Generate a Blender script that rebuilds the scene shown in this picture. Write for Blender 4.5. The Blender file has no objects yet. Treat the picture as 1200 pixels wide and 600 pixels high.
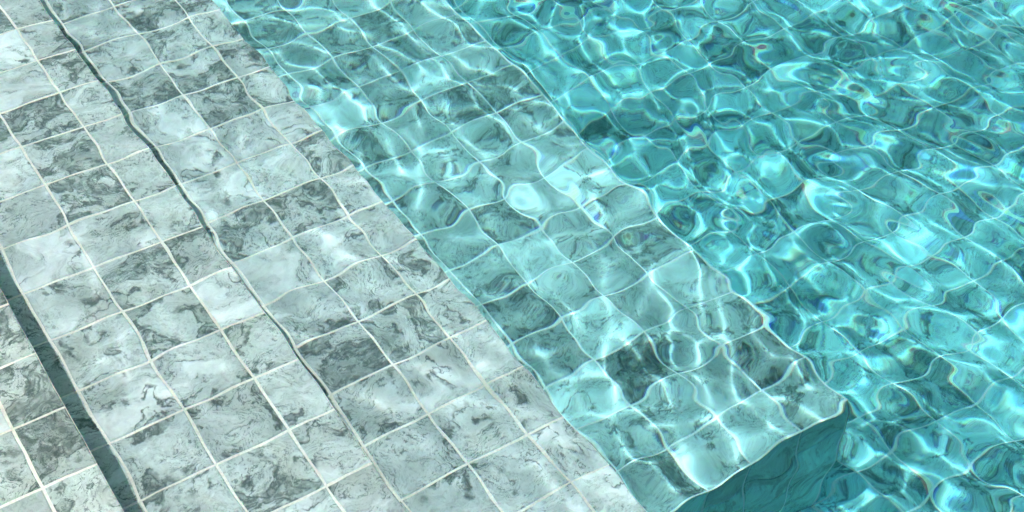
import bpy, math
import numpy as np

rng = np.random.default_rng(11)
T = 0.125                      # one tile, metres.  x runs along the steps, y across them, z up; water level z = 0
sc = bpy.context.scene
col = sc.collection

# ------------------------------------------------------------------ render
sc.render.engine = 'CYCLES'
cy = sc.cycles
cy.use_denoising = True
cy.caustics_refractive = True
cy.caustics_reflective = True
cy.max_bounces = 10
cy.diffuse_bounces = 3
cy.glossy_bounces = 4
cy.transmission_bounces = 8
cy.sample_clamp_indirect = 12.0
cy.sample_clamp_direct = 0.0
cy.blur_glossy = 0.0
sc.view_settings.view_transform = 'Standard'
sc.view_settings.look = 'None'
sc.view_settings.exposure = 0
sc.view_settings.gamma = 1

# ------------------------------------------------------------------ node helpers
class NT:
    def __init__(s, mat):
        s.t = mat.node_tree; s.t.nodes.clear()
    def n(s, typ, ins=None, **kw):
        nd = s.t.nodes.new(typ)
        for k, v in kw.items(): setattr(nd, k, v)
        for k, v in (ins or {}).items():
            if isinstance(v, bpy.types.NodeSocket): s.t.links.new(v, nd.inputs[k])
            else: nd.inputs[k].default_value = v
        return nd
    def math(s, op, a, b=0.0, c=0.0, clamp=False):
        return s.n('ShaderNodeMath', {0: a, 1: b, 2: c}, operation=op, use_clamp=clamp).outputs[0]
    def vmath(s, op, a, b=(0, 0, 0), scale=None):
        nd = s.n('ShaderNodeVectorMath', {0: a, 1: b}, operation=op)
        if scale is not None:
            if isinstance(scale, bpy.types.NodeSocket): s.t.links.new(scale, nd.inputs['Scale'])
            else: nd.inputs['Scale'].default_value = scale
        return nd.outputs[0]
    def noise(s, vec, scale, detail=3.0, rough=0.5, dist=0.0, lac=2.0):
        return s.n('ShaderNodeTexNoise', {'Vector': vec, 'Scale': scale, 'Detail': detail, 'Roughness': rough,
                                          'Distortion': dist, 'Lacunarity': lac})
    def mapr(s, v, a, b, c=0.0, d=1.0, smooth=True):
        return s.n('ShaderNodeMapRange', {0: v, 1: a, 2: b, 3: c, 4: d},
                   interpolation_type='SMOOTHSTEP' if smooth else 'LINEAR', clamp=True).outputs[0]
    def mix(s, f, a, b, blend='MIX'):
        nd = s.n('ShaderNodeMix', data_type='RGBA', blend_type=blend)
        for i, v in ((0, f), (6, a), (7, b)):
            if isinstance(v, bpy.types.NodeSocket): s.t.links.new(v, nd.inputs[i])
            else: nd.inputs[i].default_value = v
        return nd.outputs[2]

def newmat(name):
    m = bpy.data.materials.new(name); m.use_nodes = True
    return m, NT(m)

# ------------------------------------------------------------------ marble tile material
def marble(name, tint, veins=1.0):
    m, g = newmat(name)
    co = g.n('ShaderNodeAttribute', attribute_name='marble_co').outputs['Vector']
    rnd = g.n('ShaderNodeSeparateXYZ', {0: g.n('ShaderNodeAttribute', attribute_name='tile_rand').outputs['Vector']})
    r1, r2, r3 = rnd.outputs
    half = (0.5, 0.5, 0.5)
    # the coordinates are bent by a broad noise, then roughened by a fine one: veins curl and have ragged edges
    w1 = g.noise(co, 1.2, 2.0, 0.5).outputs['Color']
    cw = g.vmath('ADD', co, g.vmath('SCALE', g.vmath('SUBTRACT', w1, half), scale=1.5))
    w2 = g.noise(co, 7.0, 4.0, 0.65).outputs['Color']
    cw2 = g.vmath('ADD', cw, g.vmath('SCALE', g.vmath('SUBTRACT', w2, half), scale=0.26))
    # mineral regions: dark grey-green, mid grey, milky white
    reg = g.noise(g.vmath('MULTIPLY', cw2, (1.0, 1.7, 1.0)), 0.95, 3.5, 0.55).outputs[0]
    reg = g.math('MULTIPLY_ADD', reg, 0.68, 0.16)
    reg = g.math('ADD', reg, g.math('MULTIPLY', g.math('SUBTRACT', r1, 0.46), 0.19))
    ramp = g.n('ShaderNodeValToRGB', {0: reg}); cr = ramp.color_ramp
    cr.elements[0].position = 0.30; cr.elements[0].color = (0.215, 0.258, 0.244, 1)
    cr.elements[1].position = 0.70; cr.elements[1].color = (0.68, 0.72, 0.705, 1)
    for p, c in ((0.405, (0.290, 0.338, 0.320, 1)), (0.432, (0.395, 0.445, 0.425, 1)), (0.53, (0.450, 0.500, 0.482, 1)),
                 (0.592, (0.520, 0.570, 0.552, 1)), (0.615, (0.61, 0.655, 0.638, 1))):
        e = cr.elements.new(p); e.color = c
    c = ramp.outputs[0]
    warm = g.mapr(g.noise(co, 1.3, 2.0).outputs[0], 0.50, 0.72, 0.0, 0.5)
    c = g.mix(warm, c, (0.37, 0.385, 0.34, 1))
    # mottling
    mo = g.noise(cw2, 5.5, 5.0, 0.68).outputs[0]
    c = g.vmath('SCALE', c, scale=g.mapr(mo, 0.28, 0.72, 0.84, 1.16, smooth=False))
    # worm-like flecks along the flow, dark and light, thick in some places and missing in others
    fl = g.noise(g.vmath('MULTIPLY', cw2, (9.0, 30.0, 12.0)), 1.0, 3.0, 0.68).outputs[0]
    fm = g.math('ADD', g.mapr(g.noise(cw, 1.9, 2.5).outputs[0], 0.42, 0.60), g.math('MULTIPLY', r2, 0.30), clamp=True)
    fm = g.math('MULTIPLY_ADD', fm, 0.72, 0.28)
    fm = g.math('MULTIPLY', fm, g.mapr(reg, 0.57, 0.62, 1.0, 0.10))
    dk = g.mapr(fl, 0.535, 0.585)
    c = g.mix(g.math('MULTIPLY', g.math('MULTIPLY', dk, fm), 0.76 * veins), c, (0.070, 0.102, 0.098, 1))
    lt = g.mapr(fl, 0.43, 0.36)
    c = g.mix(g.math('MULTIPLY', g.math('MULTIPLY', lt, fm), 0.45), c, (0.66, 0.71, 0.69, 1))
    # dark ragged outlines where a dark region ends, and a few contour rings inside it
    def line(v, at, wdt):
        d = g.math('ABSOLUTE', g.math('SUBTRACT', v, at))
        return g.math('SUBTRACT', 1.0, g.math('DIVIDE', d, wdt), clamp=True)
    wd = g.mapr(g.noise(co, 5.0, 2.0).outputs[0], 0.34, 0.64, 0.004, 0.040)
    ln = g.math('MAXIMUM', line(reg, 0.428, wd), g.math('MULTIPLY', line(reg, 0.375, wd), 0.8))
    v = g.noise(cw2, 1.35, 2.5, 0.5).outputs[0]
    vm = g.mapr(g.noise(co, 1.5, 1.0).outputs[0], 0.50, 0.60)
    ln = g.math('MAXIMUM', ln, g.math('MULTIPLY', line(v, 0.5, wd), vm))
    c = g.mix(g.math('MULTIPLY', ln, 0.92 * veins), c, (0.045, 0.068, 0.066, 1))
    # each tile a little lighter or darker than its neighbours
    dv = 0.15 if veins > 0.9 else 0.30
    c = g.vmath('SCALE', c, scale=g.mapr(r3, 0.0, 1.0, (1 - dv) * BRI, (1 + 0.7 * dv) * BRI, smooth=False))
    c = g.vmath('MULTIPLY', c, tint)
    bs = g.n('ShaderNodeBsdfPrincipled', {'Base Color': c, 'Roughness': 0.45, 'Specular IOR Level': 0.15})
    bmp = g.n('ShaderNodeBump', {'Strength': 0.15, 'Distance': 0.002, 'Height': fl})
    g.t.links.new(bmp.outputs[0], bs.inputs['Normal'])
    g.n('ShaderNodeOutputMaterial', {0: bs.outputs[0]})
    return m
BRI = 1.17

def grout(name, tint):
    m, g = newmat(name)
    co = g.n('ShaderNodeTexCoord').outputs['Object']
    a = g.noise(co, 9.0, 4.0).outputs[0]
    b = g.noise(co, 260.0, 3.0).outputs[0]
    c = g.mix(g.mapr(a, 0.3, 0.7), (0.74, 0.69, 0.60, 1), (0.92, 0.87, 0.79, 1))
    c = g.vmath('SCALE', c, scale=g.mapr(b, 0.3, 0.7, 0.86, 1.06))
    c = g.vmath('MULTIPLY', c, tint)
    bs = g.n('ShaderNodeBsdfPrincipled', {'Base Color': c, 'Roughness': 0.8, 'Specular IOR Level': 0.1})
    g.n('ShaderNodeOutputMaterial', {0: bs.outputs[0]})
    return m

def water_mats():
    m, g = newmat('clear_water_surface')
    gl = g.n('ShaderNodeBsdfGlass', {'Color': (1, 1, 1, 1), 'Roughness': 0.0, 'IOR': 1.333})
    # half of the red and blue light bends a little less / more than the rest: the thin colour fringes of real water;
    # the lamp's colour is balanced so that what it lights under water comes out slightly warm white
    gl.inputs['Color'].default_value = (0.5, 1, 0.5, 1)
    gr = g.n('ShaderNodeBsdfRefraction', {'Color': (0.5, 0, 0, 1), 'Roughness': 0.0, 'IOR': 1.3292})
    gb = g.n('ShaderNodeBsdfRefraction', {'Color': (0, 0, 0.5, 1), 'Roughness': 0.0, 'IOR': 1.3375})
    a = g.n('ShaderNodeAddShader', {0: gl.outputs[0], 1: gr.outputs[0]})
    a = g.n('ShaderNodeAddShader', {0: a.outputs[0], 1: gb.outputs[0]})
    g.n('ShaderNodeOutputMaterial', {0: a.outputs[0]})
    v, g = newmat('blue_green_water_body')
    # absorption per metre is (1 - colour) * density
    ab = g.n('ShaderNodeVolumeAbsorption', {'Color': WCOL, 'Density': WDEN})
    g.n('ShaderNodeOutputMaterial', {1: ab.outputs[0]})
    return m, v
WCOL, WDEN = (0.54, 0.915, 0.925, 1), 1.0

MAR = marble('marbled_grey_stone_tile', (1, 1, 1))
MAR_BENCH = marble('water_tinted_marbled_tile', (0.72, 1.0, 0.99), 0.9)  # water's depth tint put into the bench tile colour, on top of the absorption
MAR_END = marble('water_tinted_shade_lifted_tile', (0.66, 1.15, 1.08), 0.6)  # depth tint again, with colour brightened to lift the shade on the end face
MAR_FLOOR = marble('water_tinted_brightened_tile', (0.60, 1.15, 1.17), 0.9)  # deep-water tint in the tile colour, brightened to replace missing caustic light
GRO = grout('cream_grout', (1, 1, 1))
GRO_DEEP = grout('water_tinted_grout', (0.92, 1.16, 1.25))  # joints of bench and floor carry the painted water tint too

# ------------------------------------------------------------------ tiled surfaces
class Tiles:
    """Collects tiles (chamfered slabs with a slightly irregular outline) and the grout bed they sit in, as one mesh."""
    def __init__(s):
        s.v = []; s.f = []; s.mi = []; s.co = []; s.rd = []; s.n = 0
    def quad(s, P, co, rd, mi):
        k = s.n
        s.v += P; s.co += co; s.rd += [rd] * 4; s.f.append((k, k + 1, k + 2, k + 3)); s.mi.append(mi); s.n += 4
    def panel(s, O, U, V, ulim, vlim, uoff, voff, gw=0.036, ch=0.016, lip=0.012):
        """O origin, U/V unit vectors (tile units); tiles on the grid uoff+i, voff+j clipped to ulim x vlim"""
        O, U, V = map(np.array, (O, U, V)); N = np.cross(U, V)
        at = lambda a, b, h: tuple((O + U * a + V * b + N * h) * T)
        # grout bed
        s.quad([at(ulim[0], vlim[0], 0), at(ulim[1], vlim[0], 0), at(ulim[1], vlim[1], 0), at(ulim[0], vlim[1], 0)],
               [(0, 0, 0)] * 4, (0, 0, 0), 1)
        cuts = lambda lim, off: [lim[0]] + [off + k for k in range(math.ceil(lim[0] - off + 1e-6), math.ceil(lim[1] - off - 1e-6))] + [lim[1]]
        cu, cv = cuts(ulim, uoff), cuts(vlim, voff)
        for i in range(len(cu) - 1):
            for j in range(len(cv) - 1):
                a0, a1, b0, b1 = cu[i], cu[i + 1], cv[j], cv[j + 1]
                # half a joint at inner cuts, none at the rim
                a0 += gw / 2 if i else 0.004; a1 -= gw / 2 if i < len(cu) - 2 else 0.004
                b0 += gw / 2 if j else 0.004; b1 -= gw / 2 if j < len(cv) - 2 else 0.004
                if a1 - a0 < 0.06 or b1 - b0 < 0.06: continue
                q = rng.choice(4, p=(0.1, 0.4, 0.1, 0.4)); off = rng.uniform(0, 60, 3); flip = rng.choice((-1, 1))
                rd = tuple(rng.uniform(0, 1, 3))
                tz = rng.normal(0, 0.0018, 3)
                cs, sn = ((1, 0), (0, 1), (-1, 0), (0, -1))[q]
                am, bm = (a0 + a1) / 2, (b0 + b1) / 2
                def local(a, b):
                    x, y = (a - am) * flip, b - bm
                    return (x * cs - y * sn + off[0], x * sn + y * cs + off[1], off[2])
                def height(a, b): return lip + tz[0] + tz[1] * (a - am) + tz[2] * (b - bm)
                # outline: every side in 5 pieces with a hair of irregularity
                ring = []
                K = 5
                A = [(a0, b0), (a1, b0), (a1, b1), (a0, b1)]
                for e in range(4):
                    p, r = A[e], A[(e + 1) % 4]
                    for k in range(K):
                        t = k / K
                        jx, jy = rng.normal(0, 0.0035, 2)
                        ring.append((p[0] + (r[0] - p[0]) * t + jx, p[1] + (r[1] - p[1]) * t + jy))
                n = len(ring); k0 = s.n
                for (x, y) in ring:
                    s.v.append(at(x, y, 0.0)); s.co.append(local(x, y))
                for (x, y) in ring:
                    xi = min(max(x, a0 + ch), a1 - ch); yi = min(max(y, b0 + ch), b1 - ch)
                    s.v.append(at(xi, yi, height(xi, yi))); s.co.append(local(xi, yi))
                s.rd += [rd] * (2 * n); s.n += 2 * n
                s.f.append(tuple(range(k0 + n, k0 + 2 * n))); s.mi.append(0)
                for k in range(n):
                    k2 = (k + 1) % n
                    s.f.append((k0 + k, k0 + k2, k0 + n + k2, k0 + n + k)); s.mi.append(0)
    def build(s, name, parent=None, mat=None):
        me = bpy.data.meshes.new(name)
        me.from_pydata(s.v, [], s.f); me.update()
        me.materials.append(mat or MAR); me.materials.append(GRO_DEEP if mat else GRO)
        me.polygons.foreach_set('material_index', np.array(s.mi, dtype=np.int32))
        for nm, dat in (('marble_co', s.co), ('tile_rand', s.rd)):
            at = me.attributes.new(nm, 'FLOAT_VECTOR', 'POINT')
            at.data.foreach_set('vector', np.array(dat, dtype=np.float32).ravel())
        o = bpy.data.objects.new(name, me); col.objects.link(o)
        o.cycles.is_caustics_receiver = True
        if parent: o.parent = parent
        return o

def empty(name, loc):
    o = bpy.data.objects.new(name, None); col.objects.link(o); o.location = loc
    o.empty_display_size = 0.1
    return o

# fitted layout, in tiles: (y of the edge, depth below the water)
EA, EB, EC, ED = -0.38, 2.643, 5.611, 10.965
DA, DB, DC, DD, DE = 0.57, 1.998, 3.365, 6.952, 10.85
UEND = 6.016
U0, U1 = -34.0, 13.0
X, Y, Z = (1, 0, 0), (0, 1, 0), (0, 0, 1)
nX = (-1, 0, 0)

steps = empty('pool_steps', (0, 0, 0))
steps['label'] = 'flight of shallow submerged pool steps in grey marbled tiles along the left side'
steps['category'] = 'pool steps'

def step(y0, y1, d, dlow, uo, vo, label):
    t = Tiles()
    t.panel((0, 0, -d), X, Y, (U0, U1), (y0, y1), uo, vo)
    o = t.build('step', steps); o['label'] = label
    r = Tiles()     # riser faces +y
    r.panel((0, y1 - 0.012, -d), nX, Z, (-U1, -U0), (-(dlow - d), 0.0), -uo, 0.0, lip=0.010)
    r.build('riser', o)
    return o
step(-5.0, EA, DA, DB, 2.994 % 1, -1.013, 'highest pale step at the lower left just under the water')
step(EA - 0.0, EB, DB, DC, 0.0, 0.0, 'second step with a dark shadow strip along its upper side')
step(EB, EC, DC, DD, 2.079 % 1, 4.012, 'third step that borders the deep turquoise bench')

bench = empty('submerged_bench', (0, 0, 0))
bench['label'] = 'wide tiled underwater bench whose squared end stands in dark teal shade at the lower right'
bench['category'] = 'pool bench'
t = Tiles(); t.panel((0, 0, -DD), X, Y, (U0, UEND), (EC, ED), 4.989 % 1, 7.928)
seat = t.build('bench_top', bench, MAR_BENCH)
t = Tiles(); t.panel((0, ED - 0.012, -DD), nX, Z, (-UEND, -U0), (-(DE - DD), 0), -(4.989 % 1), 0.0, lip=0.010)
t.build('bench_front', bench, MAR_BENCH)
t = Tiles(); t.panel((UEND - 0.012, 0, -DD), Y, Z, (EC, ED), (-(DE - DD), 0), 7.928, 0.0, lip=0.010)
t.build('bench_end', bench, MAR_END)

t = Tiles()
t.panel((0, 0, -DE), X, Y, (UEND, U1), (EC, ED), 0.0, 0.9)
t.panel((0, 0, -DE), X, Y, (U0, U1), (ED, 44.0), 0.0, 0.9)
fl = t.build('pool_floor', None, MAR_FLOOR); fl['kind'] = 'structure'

# ------------------------------------------------------------------ water surface
def waves():
    def axis(lo, hi, a, b, d):
        core = list(np.arange(lo, hi + d / 2, d))
        s, x, pre = d, lo, []
        while x > a: s *= 1.12; x -= s; pre.append(x)
        s, x, post = d, core[-1], []
        while x < b: s *= 1.12; x += s; post.append(x)
        return np.array(pre[::-1] + core + post)
    d = 0.034
    xs = axis(-10.0, 13.0, U0 + 2, U1 + 8, d)
    ys = axis(-5.0, 19.5, -4.9, 43.0, d)
    XX, YY = np.meshgrid(xs, ys, indexing='ij')
    h = np.zeros_like(XX)
    r = np.random.default_rng(4)
    NW = 170
    lam = np.exp(r.uniform(np.log(0.36), np.log(4.0), NW))
    ang = r.uniform(0, 2 * math.pi, NW)
    ph = r.uniform(0, 2 * math.pi, NW)
    # slope spectrum peaks near lam = 1.7 tiles
    sl = np.exp(-0.5 * (np.log(lam / 0.70) / 0.32) ** 2) + 0.30 * np.exp(-0.5 * (np.log(lam / 2.4) / 0.3) ** 2)
    sl *= 0.65 + 0.7 * np.cos(ang - 1.9) ** 2
    sl *= np.sqrt(2 / (sl ** 2).sum()) * SLOPE
    # ripples bend and bunch instead of being straight sine trains
    wx = 0.35 * np.sin(0.31 * XX + 0.52 * YY + 1.0) + 0.2 * np.sin(0.9 * YY - 0.4 * XX)
    wy = 0.35 * np.sin(0.47 * XX - 0.28 * YY + 2.0) + 0.2 * np.sin(0.8 * XX + 0.5 * YY)
    for l, a, p, s in zip(lam, ang, ph, sl):
        k = 2 * math.pi / l
        h += s / k * np.sin(k * (math.cos(a) * (XX + wx) + math.sin(a) * (YY + wy)) + p)
    amp = 0.72 + 0.33 * np.clip((YY - 1.5) / 6, 0, 1)
    amp *= 1 + 0.28 * np.sin(0.55 * XX + 0.2 * YY + 0.6 + np.sin(0.5 * YY)) * np.sin(0.5 * YY - 0.25 * XX + 1.1)
    h *= amp
    nx, ny = XX.shape
    V = np.stack([XX * T, YY * T, h * T], -1).reshape(-1, 3)
    idx = np.arange(nx * ny).reshape(nx, ny)
    F = np.stack([idx[:-1, :-1], idx[1:, :-1], idx[1:, 1:], idx[:-1, 1:]], -1).reshape(-1, 4)
    me = bpy.data.meshes.new('water')
    me.vertices.add(len(V)); me.vertices.foreach_set('co', V.astype(np.float32).ravel())
    me.loops.add(F.size); me.loops.foreach_set('vertex_index', F.astype(np.int32).ravel())
    me.polygons.add(len(F)); me.polygons.foreach_set('loop_start', np.arange(0, F.size, 4, dtype=np.int32))
    me.update(calc_edges=True)
    me.polygons.foreach_set('use_smooth', np.ones(len(F), dtype=bool))
    wm, vm = water_mats()
    me.materials.append(wm)
    o = bpy.data.objects.new('water', me); col.objects.link(o)
    o['kind'] = 'structure'
    o.cycles.is_caustics_caster = True
    # the body of the water, which tints what lies deep
    x0, x1, y0, y1, z0, z1 = (U0 - 1) * T, (U1 + 9) * T, -6 * T, 45 * T, -(DE + 0.5) * T, 0.016
    P = [(x, y, z) for z in (z0, z1) for y in (y0, y1) for x in (x0, x1)]
    me = bpy.data.meshes.new('water_body')
    me.from_pydata(P, [], [(0, 2, 3, 1), (4, 5, 7, 6), (0, 1, 5, 4), (2, 6, 7, 3), (0, 4, 6, 2), (1, 3, 7, 5)]); me.update()
    me.materials.append(vm)
    b = bpy.data.objects.new('water_body', me); col.objects.link(b); b.parent = o
    return o
SLOPE = 0.027
waves()

# ------------------------------------------------------------------ sun and sky
sd = np.array([0.0711, 0.3180, -0.9454])            # direction the sunlight travels
sun = bpy.data.lights.new('sun', 'SUN'); so = bpy.data.objects.new('sun', sun); col.objects.link(so)
sun.energy = 4.4; sun.angle = math.radians(0.45); sun.color = (2.0, 0.945, 1.94)
sun.cycles.is_caustics_light = True
from mathutils import Vector, Matrix
so.rotation_euler = Vector(sd).to_track_quat('-Z', 'Y').to_euler()
w = bpy.data.worlds.new('World'); sc.world = w; w.use_nodes = True
nt = w.node_tree; nt.nodes.clear()
sky = nt.nodes.new('ShaderNodeTexSky'); sky.sky_type = 'NISHITA'; sky.sun_disc = False; sky.dust_density = 4.0; sky.ozone_density = 0.6
sky.sun_elevation = math.asin(0.9454); sky.sun_rotation = math.atan2(-sd[0], -sd[1])
bg = nt.nodes.new('ShaderNodeBackground'); bg.inputs[1].default_value = 0.15
out = nt.nodes.new('ShaderNodeOutputWorld')
nt.links.new(sky.outputs[0], bg.inputs[0]); nt.links.new(bg.outputs[0], out.inputs[0])

# ------------------------------------------------------------------ camera (standing at the pool edge, looking down)
cam = bpy.data.cameras.new('camera'); co = bpy.data.objects.new('camera', cam); col.objects.link(co)
R = np.array([0.56102176, 0.82677274, 0.04124816]); Uv = np.array([-0.58626337, 0.3616533, 0.72491527]); Fw = np.array([-0.58442265, 0.43087553, -0.68760195])
M = Matrix(((R[0], Uv[0], -Fw[0], 14.13 * T), (R[1], Uv[1], -Fw[1], -2.109 * T), (R[2], Uv[2], -Fw[2], 11.983 * T), (0, 0, 0, 1)))
co.matrix_world = M
cam.sensor_width = 36.0; cam.lens = 1546.976 / 1200 * 36
cam.clip_start = 0.05; cam.clip_end = 200
sc.camera = co
